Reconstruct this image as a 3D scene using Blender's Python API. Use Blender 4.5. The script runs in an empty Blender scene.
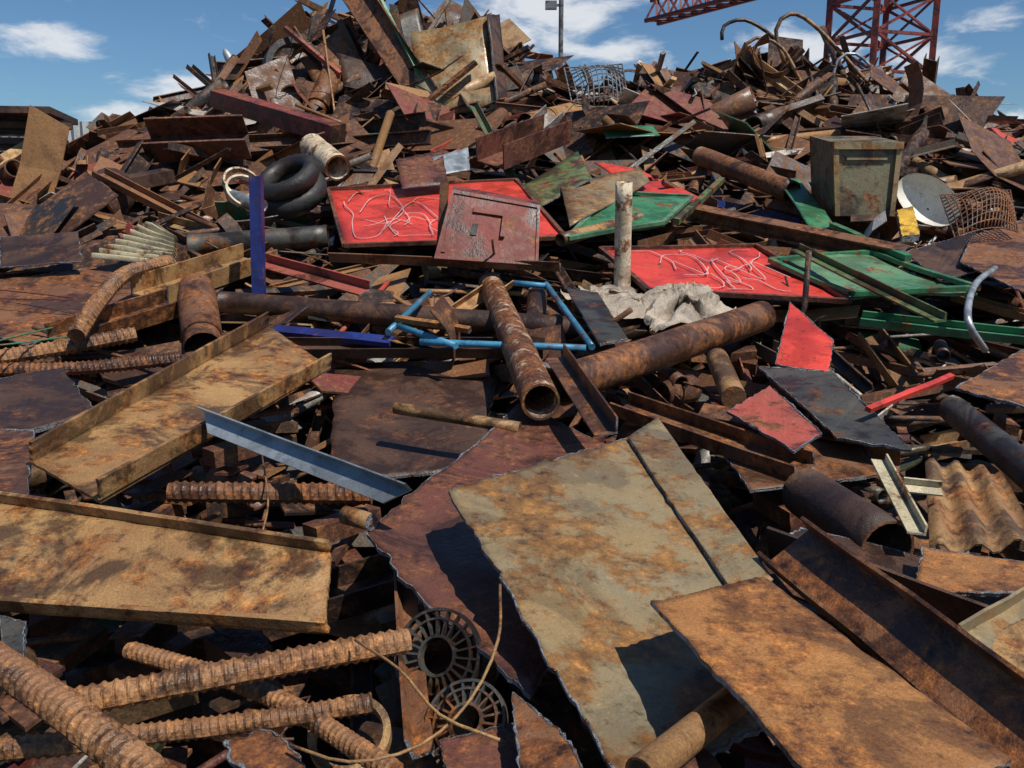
import bpy, math, random
from mathutils import Vector, noise, Matrix
random.seed(11)
R=random.random
def U(a,b): return a+(b-a)*random.random()
sc=bpy.context.scene
# ---------------------------------------------------------------- camera
CAMZ=3.0; PITCH=math.radians(11.7); F=887.0
cam=bpy.data.cameras.new("camera"); co=bpy.data.objects.new("camera",cam); sc.collection.objects.link(co)
co.location=(0,0,CAMZ); co.rotation_euler=(math.radians(90)-PITCH,0,0)
cam.lens=F/1024*36; cam.sensor_width=36; cam.clip_end=3000; cam.clip_start=.05
sc.camera=co
sc.view_settings.view_transform='Standard'; sc.view_settings.look='None'; sc.view_settings.exposure=0
# ---------------------------------------------------------------- heap shape
def lerp_tab(t,x):
    if x<=t[0][0]: return t[0][1]
    for i in range(len(t)-1):
        if x<=t[i+1][0]:
            a,b=t[i],t[i+1]; k=(x-a[0])/(b[0]-a[0]); return a[1]+(b[1]-a[1])*k
    return t[-1][1]
PROF=[(-9,-3.2),(-5,-2.6),(-2,-1.9),(0,-1.45),(1.85,-1.3),(2.6,-1.235),(3.4,-1.18),(4.6,-1.04),(6.4,-.70),(7.8,-.42),(9.3,0),(11,.6),(12.8,1.37),(15,2.75),(16,3.3)]
RIDGE=[(-20,-3.3),(-14,-1.4),(-10.5,-.6),(-8.7,-.3),(-7,-.3),(-6.1,-.05),(-4.9,.75),(-3.9,1.75),(-2.9,2.65),(-.6,2.65),(.3,1.6),(1.5,1.3),(2.3,1.55),(4,1.75),(5.4,1.45),(6.3,.85),(7.2,.25),(8.4,-.1),(11,-.8),(15,-1.8),(20,-3.3)]
def H(x,y):
    p=lerp_tab(PROF,y); r=lerp_tab(RIDGE,x)
    k=.35; h=max(k-abs(p-r),0)/k
    z=min(p,r)-h*h*k*.25
    if y>15: z-=(y-15)*.8
    return max(z+CAMZ,-.4)
cp,sp=math.cos(PITCH),math.sin(PITCH)
def ray(u,v):
    a=(u-512)/F; b=(384-v)/F
    d=Vector((a, cp+b*sp, -sp+b*cp)); return d/d.y
def P(u,v,l=.15,d=None):
    r=ray(u,v)
    if d is not None: return Vector((r.x*d,d,CAMZ+r.z*d))
    y=1.0
    while y<15.5:
        if CAMZ+r.z*y < H(r.x*y,y)+l: break
        y+=.02
    return Vector((r.x*y,y,CAMZ+r.z*y))
# ---------------------------------------------------------------- materials
def nn(nt,t,**k):
    n=nt.nodes.new(t)
    for a,b in k.items(): setattr(n,a,b)
    return n
def noise_n(nt,vec,scale,detail=8,rough=.6,dist=0):
    n=nn(nt,'ShaderNodeTexNoise'); n.inputs['Scale'].default_value=scale; n.inputs['Detail'].default_value=detail
    n.inputs['Roughness'].default_value=rough; n.inputs['Distortion'].default_value=dist
    nt.links.new(vec,n.inputs['Vector']); return n.outputs['Fac']
def ramp(nt,fac,stops):
    n=nn(nt,'ShaderNodeValToRGB'); e=n.color_ramp.elements
    while len(e)<len(stops): e.new(.5)
    for el,(p,c) in zip(e,stops):
        el.position=p; el.color=(c[0],c[1],c[2],1) if not isinstance(c,(int,float)) else (c,c,c,1)
    nt.links.new(fac,n.inputs[0]); return n.outputs[0]
def mix(nt,fac,a,b,mode='MIX'):
    n=nn(nt,'ShaderNodeMix',data_type='RGBA',blend_type=mode)
    if isinstance(fac,(int,float)): n.inputs[0].default_value=fac
    else: nt.links.new(fac,n.inputs[0])
    for s,v in ((n.inputs[6],a),(n.inputs[7],b)):
        if isinstance(v,tuple): s.default_value=(v[0],v[1],v[2],1)
        else: nt.links.new(v,s)
    return n.outputs[2]
MATS={}
RC=((.045,.016,.008),(.32,.115,.030))
def metal(name,c1,c2,rust=.4,rc=RC,rough=.60,met=0.0,bump=.5,scale=1.0,fine=.5,dark=.72):
    m=bpy.data.materials.new(name); m.use_nodes=True; nt=m.node_tree; b=nt.nodes['Principled BSDF']
    tc=nn(nt,'ShaderNodeTexCoord'); oi=nn(nt,'ShaderNodeObjectInfo')
    mul=nn(nt,'ShaderNodeMath',operation='MULTIPLY'); nt.links.new(oi.outputs['Random'],mul.inputs[0]); mul.inputs[1].default_value=53
    add=nn(nt,'ShaderNodeVectorMath',operation='ADD'); nt.links.new(tc.outputs['Object'],add.inputs[0]); nt.links.new(mul.outputs[0],add.inputs[1])
    v=add.outputs[0]
    n1=noise_n(nt,v,2.2*scale,3,.6); n2=noise_n(nt,v,5.0*scale,7,.74,.2); n3=noise_n(nt,v,24*scale,4,.75); n4=noise_n(nt,v,170,2,.7)
    off=nn(nt,'ShaderNodeVectorMath',operation='ADD'); nt.links.new(v,off.inputs[0]); off.inputs[1].default_value=(11,7,3)
    n6=noise_n(nt,off.outputs[0],2.8*scale,6,.7,.6)
    base=mix(nt,ramp(nt,n1,[(.38,0),(.62,1)]),c1,c2)
    rcol=ramp(nt,n3,[(.32,rc[0]),(.5,tuple(a*.6+b_*.4 for a,b_ in zip(*rc))),(.66,rc[1])])
    lo=.72-.5*rust
    base=mix(nt,ramp(nt,n2,[(max(lo-.02,0),0),(min(lo+.05,1),1)]),base,rcol)
    # dark mill scale / grime islands, then pits and bright flecks
    base=mix(nt,ramp(nt,n6,[(.49,0),(.56,dark)]),base,(.022,.012,.009))
    base=mix(nt,.8,base,ramp(nt,n3,[(.28,.3),(.42,1.0),(.62,1.05),(.72,1.6)]),'MULTIPLY')
    base=mix(nt,fine,base,ramp(nt,n4,[(.3,.45),(.5,1.0),(.7,1.5)]),'MULTIPLY')
    nt.links.new(base,b.inputs['Base Color'])
    rr=nn(nt,'ShaderNodeMapRange'); nt.links.new(n6,rr.inputs[0]); rr.inputs[1].default_value=.4; rr.inputs[2].default_value=.62; rr.inputs[3].default_value=min(1,rough+.14); rr.inputs[4].default_value=max(rough-.28,.26)
    nt.links.new(rr.outputs[0],b.inputs['Roughness']); b.inputs['Metallic'].default_value=met
    bp=nn(nt,'ShaderNodeBump'); bp.inputs['Strength'].default_value=bump; bp.inputs['Distance'].default_value=.012
    s=nn(nt,'ShaderNodeMath',operation='MULTIPLY_ADD'); nt.links.new(n3,s.inputs[0]); s.inputs[1].default_value=.8
    s2=nn(nt,'ShaderNodeMath',operation='MULTIPLY_ADD'); nt.links.new(n4,s2.inputs[0]); s2.inputs[1].default_value=.2; nt.links.new(n2,s2.inputs[2])
    nt.links.new(s2.outputs[0],s.inputs[2]); nt.links.new(s.outputs[0],bp.inputs['Height']); nt.links.new(bp.outputs[0],b.inputs['Normal'])
    MATS[name]=m; return m
metal('rust_brown',(.13,.057,.029),(.20,.088,.038),.5)
metal('rust_dark',(.040,.020,.013),(.078,.037,.021),.38,rc=((.024,.011,.008),(.17,.066,.025)))
metal('rust_tan',(.34,.195,.075),(.22,.115,.045),.42,rc=((.07,.028,.012),(.42,.17,.040)))
metal('rust_orange',(.33,.145,.042),(.21,.09,.03),.48,rc=((.09,.034,.014),(.46,.18,.04)),dark=.5)
metal('rebar_rust',(.32,.16,.068),(.18,.08,.036),.5,rc=((.07,.03,.014),(.42,.19,.065)),scale=1.6,dark=.75)
metal('steel_plate',(.25,.205,.125),(.30,.205,.095),.45,rc=((.14,.072,.03),(.38,.18,.05)),rough=.46,met=.2,bump=.2,fine=.25,dark=.28)
metal('steel_dark',(.055,.057,.056),(.10,.09,.072),.34,rough=.45,met=.4,bump=.3)
metal('galv',(.40,.44,.46),(.27,.30,.32),.14,rough=.42,met=.5,bump=.2,fine=.3,dark=.3)
metal('red_brown',(.14,.042,.028),(.10,.036,.024),.47,rc=((.045,.018,.012),(.25,.088,.034)))
metal('primer',(.22,.045,.032),(.15,.036,.027),.32,rough=.55)
metal('paint_red',(.64,.058,.036),(.50,.042,.030),.22,rough=.42,bump=.12,fine=.25,dark=.3)
metal('paint_green',(.035,.16,.068),(.05,.20,.095),.28,rough=.42,bump=.15,fine=.3,dark=.45)
metal('green_pale',(.13,.25,.14),(.07,.18,.09),.28,rough=.42,bump=.15,fine=.3,dark=.35)
metal('green_olive',(.075,.12,.035),(.10,.13,.05),.4)
metal('paint_blue',(.014,.02,.13),(.016,.03,.16),.25,rough=.42,bump=.15,fine=.3,dark=.4)
metal('paint_cyan',(.05,.23,.38),(.04,.19,.32),.3,rough=.42,bump=.15,fine=.3,dark=.4)
metal('white_paint',(.66,.64,.58),(.54,.52,.46),.06,rough=.5,dark=.0,bump=.15)
metal('scratch',(.66,.38,.36),(.54,.28,.26),.1,dark=.3)
metal('cream',(.50,.44,.29),(.38,.32,.19),.3,dark=.3)
metal('lime_pipe',(.58,.45,.31),(.38,.22,.13),.60,scale=2.4,dark=.55)
metal('white_rusty',(.65,.56,.40),(.50,.38,.25),.36,scale=2,dark=.3)
metal('yellow',(.62,.36,.03),(.48,.28,.03),.25)
metal('faded_red',(.36,.065,.045),(.27,.07,.045),.34)
metal('cut_edge',(.30,.35,.40),(.18,.18,.19),.34,rough=.34,met=.5,bump=.8,scale=5,dark=.5)
metal('black_iron',(.016,.016,.016),(.028,.026,.024),.15)
metal('cloth',(.44,.37,.29),(.29,.23,.17),.1,bump=1,dark=.3)
metal('crane_red',(.22,.030,.022),(.17,.028,.022),.12)
metal('grey_paint',(.16,.17,.18),(.12,.13,.14),.08)
metal('fence_grey',(.42,.43,.44),(.36,.38,.39),.05,dark=.15)
metal('bin_grey',(.19,.17,.10),(.14,.12,.07),.38)
# ---------------------------------------------------------------- mesh tools
class MB:
    def __init__(s): s.v=[];s.f=[];s.m=[];s.sm=[];s.c=[]
    def add(s,vs,fs,mi=0,smooth=False,col=None):
        o=len(s.v); s.v+=vs
        for f in fs: s.f.append(tuple(i+o for i in f)); s.m.append(mi); s.sm.append(smooth)
        if col is not None: s.c+= [col]*len(vs)
def build(name,mb,mats,origin=None):
    c=Vector((0,0,0))
    if origin is None:
        for p in mb.v: c+=p
        c/=max(1,len(mb.v))
    else: c=Vector(origin)
    me=bpy.data.meshes.new(name); me.from_pydata([tuple(p-c) for p in mb.v],[],mb.f)
    for k in mats: me.materials.append(k if not isinstance(k,str) else MATS[k])
    me.polygons.foreach_set('material_index',mb.m); me.polygons.foreach_set('use_smooth',mb.sm)
    if mb.c:
        a=me.color_attributes.new('Col','FLOAT_COLOR','POINT'); fl=[]
        for q in mb.c: fl+=q
        a.data.foreach_set('color',fl)
    me.update(); o=bpy.data.objects.new(name,me); o.location=c; sc.collection.objects.link(o); return o
def frame(T,up):
    T=T.normalized(); X=T.cross(up)
    if X.length<1e-4: X=T.cross(Vector((1,0,0)))
    X.normalize(); Y=X.cross(T).normalized(); return X,Y
def sweep(mb,sec,fr,mi=0,mc=None,smooth=False,closed=False,caps=True,col=None):
    n=len(sec); vs=[]
    for f in fr:
        o,X,Y=f[:3]; sk=f[3] if len(f)>3 else None
        for (a,b) in sec:
            p=o+X*a+Y*b
            if sk: p=p+sk[0]*(sk[1]*a+sk[2]*b)
            vs.append(p)
    fs=[]
    L=len(fr)
    for i in range(L if closed else L-1):
        j=(i+1)%L
        for k in range(n):
            q=(k+1)%n; fs.append((i*n+k,i*n+q,j*n+q,j*n+k))
    mb.add(vs,fs,mi,smooth,col)
    if caps and not closed:
        o=len(mb.v)-len(vs)
        for f in (tuple(range(n-1,-1,-1)),tuple(range((L-1)*n,L*n))):
            mb.f.append(tuple(i+o for i in f)); mb.m.append(mi if mc is None else mc); mb.sm.append(False)
def rect(w,h): return [(-w/2,-h/2),(w/2,-h/2),(w/2,h/2),(-w/2,h/2)]
def secL(w,h,t): return [(0,0),(w,0),(w,t),(t,t),(t,h),(0,h)]
def secU(w,h,t): return [(-w/2,0),(w/2,0),(w/2,h),(w/2-t,h),(w/2-t,t),(-w/2+t,t),(-w/2+t,h),(-w/2,h)]
def secI(w,h,t):
    a=w/2;b=h/2
    return [(-a,-b),(a,-b),(a,-b+t),(t/2,-b+t),(t/2,b-t),(a,b-t),(a,b),(-a,b),(-a,b-t),(-t/2,b-t),(-t/2,-b+t),(-a,-b+t)]
def circ(r,n=10): return [(r*math.cos(6.28318*i/n),r*math.sin(6.28318*i/n)) for i in range(n)]
def catmull(pts,step):
    if len(pts)==2:
        L=(pts[1]-pts[0]).length; n=max(1,int(L/step)); return [pts[0].lerp(pts[1],i/n) for i in range(n+1)]
    out=[]
    q=[pts[0]*2-pts[1]]+pts+[pts[-1]*2-pts[-2]]
    for i in range(1,len(q)-2):
        a,b,c,d=q[i-1:i+3]; n=max(2,int((c-b).length/step))
        for k in range(n):
            t=k/n; out.append(.5*((2*b)+(c-a)*t+(2*a-5*b+4*c-d)*t*t+(3*b-a-3*c+d)*t*t*t))
    out.append(pts[-1]); return out
def pframes(path,up=Vector((.1,-.3,1))):
    fr=[]
    for i,p in enumerate(path):
        T=path[min(i+1,len(path)-1)]-path[max(i-1,0)]
        X,Y=frame(T,up)
        fr.append((p,X,Y))
        up=Y
    return fr
# record of where things need something underneath to rest on
SUP=[]; QUADS=[]; SEGS=[]
def need(p,q=-1,s=-1): SUP.append((p,q,s))
def line_sup(a,b,dz):
    T=(b-a).normalized()
    if abs(T.z)>.5: return
    k=len(SEGS); SEGS.append((a.copy(),b.copy()))
    for t in (.15,.5,.85): need(a.lerp(b,t)-Vector((0,0,dz)),-1,k)
def tube_into(mb,pts,r,wall=None,seg=14,step=.12,mi=0,mc=None,jit=.02,smooth=True):
    path=catmull(pts,step); fr=pframes(path)
    n=seg; vs=[];fs=[]
    for i,(o,X,Y) in enumerate(fr):
        for k in range(n):
            a=6.28318*k/n; rr=r*(1+jit*noise.noise(o*6+Vector((k*.3,0,0)))*2)
            vs.append(o+X*rr*math.cos(a)+Y*rr*math.sin(a))
    L=len(fr)
    for i in range(L-1):
        for k in range(n):
            q=(k+1)%n; fs.append((i*n+k,i*n+q,(i+1)*n+q,(i+1)*n+k))
    mb.add(vs,fs,mi,smooth)
    o0=len(mb.v)-len(vs)
    if wall:
        for end in (0,L-1):
            o,X,Y=fr[end]; T=(fr[1][0]-fr[0][0]).normalized() if end==0 else (fr[-2][0]-fr[-1][0]).normalized()
            iv=[]
            for dz in (0,r*5):
                for k in range(n):
                    a=6.28318*k/n; iv.append(o+T*dz+X*(r-wall)*math.cos(a)+Y*(r-wall)*math.sin(a))
            b=len(mb.v); mb.v+=iv
            for k in range(n):
                q=(k+1)%n
                mb.f.append((o0+end*n+k,o0+end*n+q,b+q,b+k)); mb.m.append(mi if mc is None else mc); mb.sm.append(False)
                mb.f.append((b+k,b+q,b+n+q,b+n+k)); mb.m.append(mi); mb.sm.append(True)
    else:
        for end,rev in ((0,1),(L-1,0)):
            f=[o0+end*n+k for k in range(n)]
            if rev: f.reverse()
            mb.f.append(tuple(f)); mb.m.append(mi if mc is None else mc); mb.sm.append(False)
def pp(pts,l=.2):
    out=[]
    for p in pts:
        if isinstance(p,Vector): out.append(p)
        elif len(p)==2: out.append(P(p[0],p[1],l))
        elif len(p)==3: out.append(P(p[0],p[1],p[2]))
        else: out.append(P(p[0],p[1],0,d=p[3]))
    return out
def tube(name,pts,r,mat,wall=None,l=.2,seg=18,step=.1,mc='rust_brown',jit=.02):
    mb=MB(); q=pp(pts,l); tube_into(mb,q,r,wall,seg,step,0,1,jit)
    if len(q)==2 and r>.02: line_sup(q[0],q[1],r+.05)
    return build(name,mb,[mat,mc])
def rebar(name,pts,r,mat='rebar_rust',l=.22,pitch=.75):
    mb=MB(); pt=pp(pts,l); path=catmull(pt,r*pitch/6); fr=pframes(path); n=16; vs=[];fs=[];s=0
    for a,b in zip(pt[:-1],pt[1:]): line_sup(a,b,r+.05)
    for i,(o,X,Y) in enumerate(fr):
        if i: s+=(o-fr[i-1][0]).length
        for k in range(n):
            a=6.28318*k/n; ph=s/(r*pitch)+ (k/n if k<n/2 else 1-k/n)*.9
            b=math.cos(6.28318*ph); rib=max(0,b)**.5 if b>0 else 0
            side=0 if k in(0,n//2) else 1
            rr=r*(.86+.16*rib*side+(.14 if not side else 0)+.05*noise.noise(o*40+Vector((k*.4,0,0))))
            vs.append(o+X*rr*math.cos(a)+Y*rr*math.sin(a))
    L=len(fr)
    for i in range(L-1):
        for k in range(n):
            q=(k+1)%n; fs.append((i*n+k,i*n+q,(i+1)*n+q,(i+1)*n+k))
    mb.add(vs,fs,0,False)
    mb.f.append(tuple(range(n-1,-1,-1))); mb.f.append(tuple(range((L-1)*n,L*n))); mb.m+=[1,1]; mb.sm+=[False,False]
    return build(name,mb,[mat,'rust_brown'])
def beam(name,p0,p1,sec,mat,up=(0,-.4,.9),l=.2,n=4,dent=.002,mc='cut_edge',sk=(0,0)):
    a,b=pp([p0,p1],l); T=(b-a).normalized(); X,Y=frame(b-a,Vector(up)); fr=[]
    line_sup(a,b,.08)
    for i in range(n+1):
        o=a.lerp(b,i/n)+Vector((U(-1,1),U(-1,1),U(-1,1)))*dent
        q=None
        if i==0: q=(T,sk[0]+U(-.1,.1),U(-.1,.1))
        if i==n: q=(T,sk[1]+U(-.1,.1),U(-.1,.1))
        fr.append((o,X,Y,q))
    mb=MB(); sweep(mb,sec,fr,0,1); return build(name,mb,[mat,mc])
def bead(mb,b,mi,r=.0042):
    """broken slag bead left by the cutting torch"""
    fr=pframes(b+[b[0]])
    vs=[];fs=[];n=5
    for i,(o,X,Y) in enumerate(fr):
        g=max(0,noise.noise(o*5)*2+.5)
        rr=r*(.15+min(g,1)*(.4+1.5*abs(noise.noise(o*55))))
        for k in range(n):
            a=6.28318*k/n; vs.append(o+X*rr*math.cos(a)+Y*rr*math.sin(a))
    for i in range(len(fr)-1):
        for k in range(n):
            q=(k+1)%n; fs.append((i*n+k,i*n+q,(i+1)*n+q,(i+1)*n+k))
    mb.add(vs,fs,mi,True)
def bi(f,u,v): return f[0].lerp(f[1],u).lerp(f[3].lerp(f[2],u),v)
def quad_sup(q,dz=.10):
    k=len(QUADS); QUADS.append([p.copy() for p in q])
    for u,v in ((.25,.25),(.75,.25),(.5,.5),(.25,.75),(.75,.75)): need(bi(q,u,v)-Vector((0,0,dz)),k)
def plate_into(mb,c,th=.008,n=12,bend=.012,jag=.006,mi=0,me=1,bd=False):
    nrm=(c[2]-c[0]).cross(c[3]-c[1]).normalized()
    if nrm.dot(Vector((0,-.5,1)))<0: nrm=-nrm
    off=Vector((U(0,50),U(0,50),0)); V=[]
    cen=(c[0]+c[1]+c[2]+c[3])/4
    for s in (0,1):
        for j in range(n+1):
            for i in range(n+1):
                u=i/n;v=j/n
                p=c[0].lerp(c[1],u).lerp(c[3].lerp(c[2],u),v)
                e=i in(0,n) or j in(0,n); q0=p.copy()
                p=p+nrm*(bend*2*noise.noise(q0*1.6+off)+bend*.22*noise.noise(q0*7+off))
                if e: p=p+(cen-p).normalized()*jag*(1.2*noise.noise(q0*9+off)+1.6*noise.noise(q0*50+off))
                V.append(p-nrm*th*s)
    N=(n+1)**2; fs=[];fe=[]
    def id(i,j,s=0): return s*N+j*(n+1)+i
    for j in range(n):
        for i in range(n):
            fs.append((id(i,j),id(i+1,j),id(i+1,j+1),id(i,j+1))); fs.append((id(i,j,1),id(i,j+1,1),id(i+1,j+1,1),id(i+1,j,1)))
    for k in range(n):
        for a,b in (((k,0),(k+1,0)),((n,k),(n,k+1)),((k+1,n),(k,n)),((0,k+1),(0,k))):
            fe.append((id(*a),id(*a,1),id(*b,1),id(*b)))
    mb.add(V,fs,mi,True); o=len(mb.v)-len(V)
    for f in fe: mb.f.append(tuple(x+o for x in f)); mb.m.append(me); mb.sm.append(False)
    if bd:
        b=[V[id(k,0)] for k in range(n)]+[V[id(n,k)] for k in range(n)]+[V[id(n-k,n)] for k in range(n)]+[V[id(0,n-k)] for k in range(n)]
        bead(mb,b,me)
def plate(name,c,mat,th=.01,l=.2,bend=.012,jag=.006,edge='cut_edge',n=26,bd=None):
    mb=MB(); q=pp(c,l); near=sum(p.y for p in q)/4<6.5
    if near: quad_sup(q)
    plate_into(mb,q,th,n if near else 8,bend,jag,bd=near and edge=='cut_edge' if bd is None else bd); return build(name,mb,[mat,edge])
def poly(name,c,mat,th=.01,l=.2,jag=.006,edge='cut_edge'):
    pts=pp(c,l); cen=sum(pts,Vector())/len(pts); nrm=Vector()
    for i in range(len(pts)): nrm+=(pts[i]-cen).cross(pts[(i+1)%len(pts)]-cen)
    nrm.normalize()
    if nrm.dot(Vector((0,-.5,1)))<0: nrm=-nrm
    need(cen-Vector((0,0,.12)))
    b=[]
    for i in range(len(pts)):
        a=pts[i];q=pts[(i+1)%len(pts)]; k=max(2,int((q-a).length/.03))
        for j in range(k):
            p=a.lerp(q,j/k); p=p-nrm*(p-cen).dot(nrm)*.8; p=p+Vector((U(-1,1),U(-1,1),U(-1,1)))*jag*.7; b.append(p)
    n=len(b); mb=MB(); vs=b+[p-nrm*th for p in b]
    mb.add(vs,[tuple(range(n)),tuple(range(2*n-1,n-1,-1))],0)
    for i in range(n): mb.f.append((i,n+i,n+(i+1)%n,(i+1)%n)); mb.m.append(1); mb.sm.append(False)
    if cen.y<7 and edge=='cut_edge': bead(mb,b,1,.0055)
    return build(name,mb,[mat,edge])
def hexa(mb,c8,mi=0,col=None):
    mb.add(list(c8),[(0,1,2,3),(7,6,5,4),(0,4,5,1),(1,5,6,2),(2,6,7,3),(3,7,4,0)],mi,False,col)
# ================================================================= heap filler
def filler_material():
    mt=bpy.data.materials.new('scrap_mix'); mt.use_nodes=True; nt=mt.node_tree; b=nt.nodes['Principled BSDF']
    g=nn(nt,'ShaderNodeNewGeometry'); v=g.outputs['Position']
    at=nn(nt,'ShaderNodeAttribute',attribute_name='Col')
    n2=noise_n(nt,v,4.5,5,.74); n3=noise_n(nt,v,18,4,.72); n4=noise_n(nt,v,110,2,.7)
    rc=ramp(nt,n3,[(.35,(.024,.010,.007)),(.5,(.10,.041,.018)),(.7,(.33,.13,.034))])
    base=mix(nt,ramp(nt,n2,[(.46,0),(.60,.8)]),at.outputs['Color'],rc)
    base=mix(nt,.7,base,ramp(nt,n4,[(.3,.35),(.5,1.0),(.7,1.6)]),'MULTIPLY')
    nt.links.new(base,b.inputs['Base Color'])
    rr=nn(nt,'ShaderNodeMapRange'); nt.links.new(n2,rr.inputs[0]); rr.inputs[1].default_value=.4; rr.inputs[2].default_value=.6; rr.inputs[3].default_value=.32; rr.inputs[4].default_value=.85
    nt.links.new(rr.outputs[0],b.inputs['Roughness'])
    bp=nn(nt,'ShaderNodeBump'); bp.inputs['Strength'].default_value=.5; bp.inputs['Distance'].default_value=.012
    nt.links.new(n3,bp.inputs['Height']); nt.links.new(bp.outputs[0],b.inputs['Normal']); return mt
FM=filler_material()
PAL=[(.028,.017,.013),(.050,.025,.017),(.10,.044,.024),(.17,.076,.034),(.03,.028,.026),(.30,.155,.058),(.14,.036,.026),(.10,.092,.078),
     (.38,.24,.115),(.40,.38,.34),(.60,.57,.51),(.045,.15,.075),(.02,.04,.16),(.44,.05,.035),(.10,.20,.27)]
PW=[21,19,18,13,9,9,6,7,5,3,1.2,1.0,.1,1.1,.2]
def rcol():
    c=random.choices(PAL,PW)[0]; k=U(.7,1.3); return (c[0]*k,c[1]*k,c[2]*k,1)
def piece(mb,p,L,W,tiltsd,kinds,longf=1.0,nsd=.45,col=None):
    yaw=U(0,6.283); 
    e=.3; nx=-(H(p.x+e,p.y)-H(p.x-e,p.y))/(2*e); ny=-(H(p.x,p.y+e)-H(p.x,p.y-e))/(2*e)
    N=Vector((nx,ny,1)).normalized()
    T=Vector((math.cos(yaw),math.sin(yaw),0)); T=(T-N*T.dot(N)).normalized()
    T=(T+N*random.gauss(0,tiltsd)).normalized(); N=(N+Vector((random.gauss(0,nsd),random.gauss(0,nsd),0))).normalized()
    X,Y=frame(T,N); col=col or rcol(); k=random.choices(*kinds)[0]
    curv=random.gauss(0,.2) if R()<.4 else 0
    if k in('L','U','I','box','rod','pipe'): L*=longf
    def fr(n,cv):
        out=[];o=p-T*L/2; t=T.copy(); y=Y.copy()
        for i in range(n+1):
            q=None
            if i in(0,n): q=(t.copy(),U(-.4,.4),0)
            out.append((o.copy(),X,y.copy(),q)); o=o+t*(L/n); rot=Matrix.Rotation(cv/n*2,3,X); t=rot@t; y=rot@y
        return out
    if k=='plate': sweep(mb,rect(W,U(.006,.014)),fr(3,curv),col=col)
    elif k=='curl': sweep(mb,rect(W*.7,.006),fr(8,U(.8,2.0)),col=col)
    elif k=='L': w=U(.04,.1); sweep(mb,secL(w,w,.009),fr(2,curv*.3),col=col)
    elif k=='U': w=U(.06,.18); sweep(mb,secU(w,w*.5,.009),fr(2,curv*.2),col=col)
    elif k=='I': w=U(.08,.18); sweep(mb,secI(w,w*1.4,.011),fr(1,0),col=col)
    elif k=='box': w=U(.025,.09); sweep(mb,rect(w,w*U(.5,1)),fr(2,curv*.2),col=col)
    elif k=='bigbox': w=U(.15,.34); L=min(L,.5); sweep(mb,secU(w,w*U(.5,.9),.012),fr(1,0),col=col)
    elif k=='rod': sweep(mb,circ(U(.007,.02),6),fr(5,curv*1.5),smooth=True,col=col)
    elif k in('pipe','bigpipe','drum'):
        r=U(.02,.075) if k=='pipe' else U(.07,.16) if k=='bigpipe' else U(.16,.26)
        if k=='drum': L=U(.3,.6)
        f=fr(1,0); n=16
        a=[f[0][0]+X*x+Y*y for x,y in circ(r,n)]; b=[f[1][0]+X*x+Y*y for x,y in circ(r,n)]
        c=[f[0][0]+X*x+Y*y for x,y in circ(r*.86,n)]; d=[f[1][0]+X*x+Y*y for x,y in circ(r*.86,n)]
        fs=[]
        for i in range(n):
            j=(i+1)%n; fs+=[(i,j,n+j,n+i),(2*n+i,3*n+i,3*n+j,2*n+j)]
        mb.add(a+b+c+d,fs,0,True,col); o=len(mb.v)-4*n
        for i in range(n):
            j=(i+1)%n
            for q in ((i,2*n+i,2*n+j,j),(n+i,n+j,3*n+j,3*n+i)): mb.f.append(tuple(x+o for x in q)); mb.m.append(0); mb.sm.append(False)
    elif k=='ring':
        r=U(.1,.3); n=18; f=[]
        for i in range(n):
            a=6.283*i/n; rad=T*math.cos(a)+X*math.sin(a); f.append((p+rad*r,rad,Y))
        w=U(.01,.05); sweep(mb,rect(.012,w),f,closed=True,col=col)
    elif k=='wire':
        pts=[p+Vector((random.gauss(0,L*.35),random.gauss(0,L*.35),abs(random.gauss(0,.1)))) for _ in range(4)]
        sweep(mb,circ(.005,5),pframes(catmull(pts,.08)),smooth=True,col=col)
KF=(['plate','curl','L','U','I','box','bigbox','rod','pipe','ring','wire'],[40,1.5,14,12,5,7,2,8,7,1.5,3])
KN=(['plate','curl','L','U','box','rod','pipe','ring','wire'],[38,.6,12,12,6,12,5,1.0,5])
KR=(['plate','curl','L','U','I','rod','pipe','ring','wire','box','bigbox'],[40,2,12,8,4,12,6,2,4,5,3])
KB=(['plate','U','I','bigpipe','bigbox','L','drum','ring'],[50,12,7,12,10,9,5,3])
KS=(['box','pipe','rod','plate'],[34,14,12,30])
HB=MB(); cnt=0
while cnt<4700:
    y=U(4.6,16.2); x=U(-1,1)*(.66*y+2.2)
    z=H(x,y)
    if z<.05: continue
    l=U(-.35,.12); far=y>9
    piece(HB,Vector((x,y,z+l)),U(.25,1.4) if far else U(.2,1.0),U(.08,.65) if far else U(.05,.4),.28 if far else .16,KF if far else KN,1.7,.55 if far else .45); cnt+=1
for _ in range(950):
    y=U(-2,4.8); x=U(-1,1)*(.66*max(y,0)+2.2); z=H(x,y)
    piece(HB,Vector((x,y,z+U(-.5,-.07))),U(.15,.9),U(.04,.3),.14,KN,1.2)
# larger pieces lying on the upper slope
for _ in range(270):
    y=U(7.5,14.5); x=U(-1,1)*(.62*y+1.5); z=H(x,y)
    if z<1 or (-2.6<x<5.2 and y<10.6) or (x<-4.8 and y>11): continue
    piece(HB,Vector((x,y,z+U(.0,.22))),U(.8,1.9),U(.3,.85),.28,KB,1.2,.5)
# crest: long pieces standing up against the sky
for _ in range(420):
    x=U(-4.4,6.8); y=U(12.0,15.0); z=H(x,y)
    if z<3.6: continue
    k=1 if -4<x<0 else .7
    piece(HB,Vector((x,y,z+U(-.1,.25)*k)),U(.4,1.8)*k,U(.05,.7)*k,.6,KR,1.3,.7)
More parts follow.
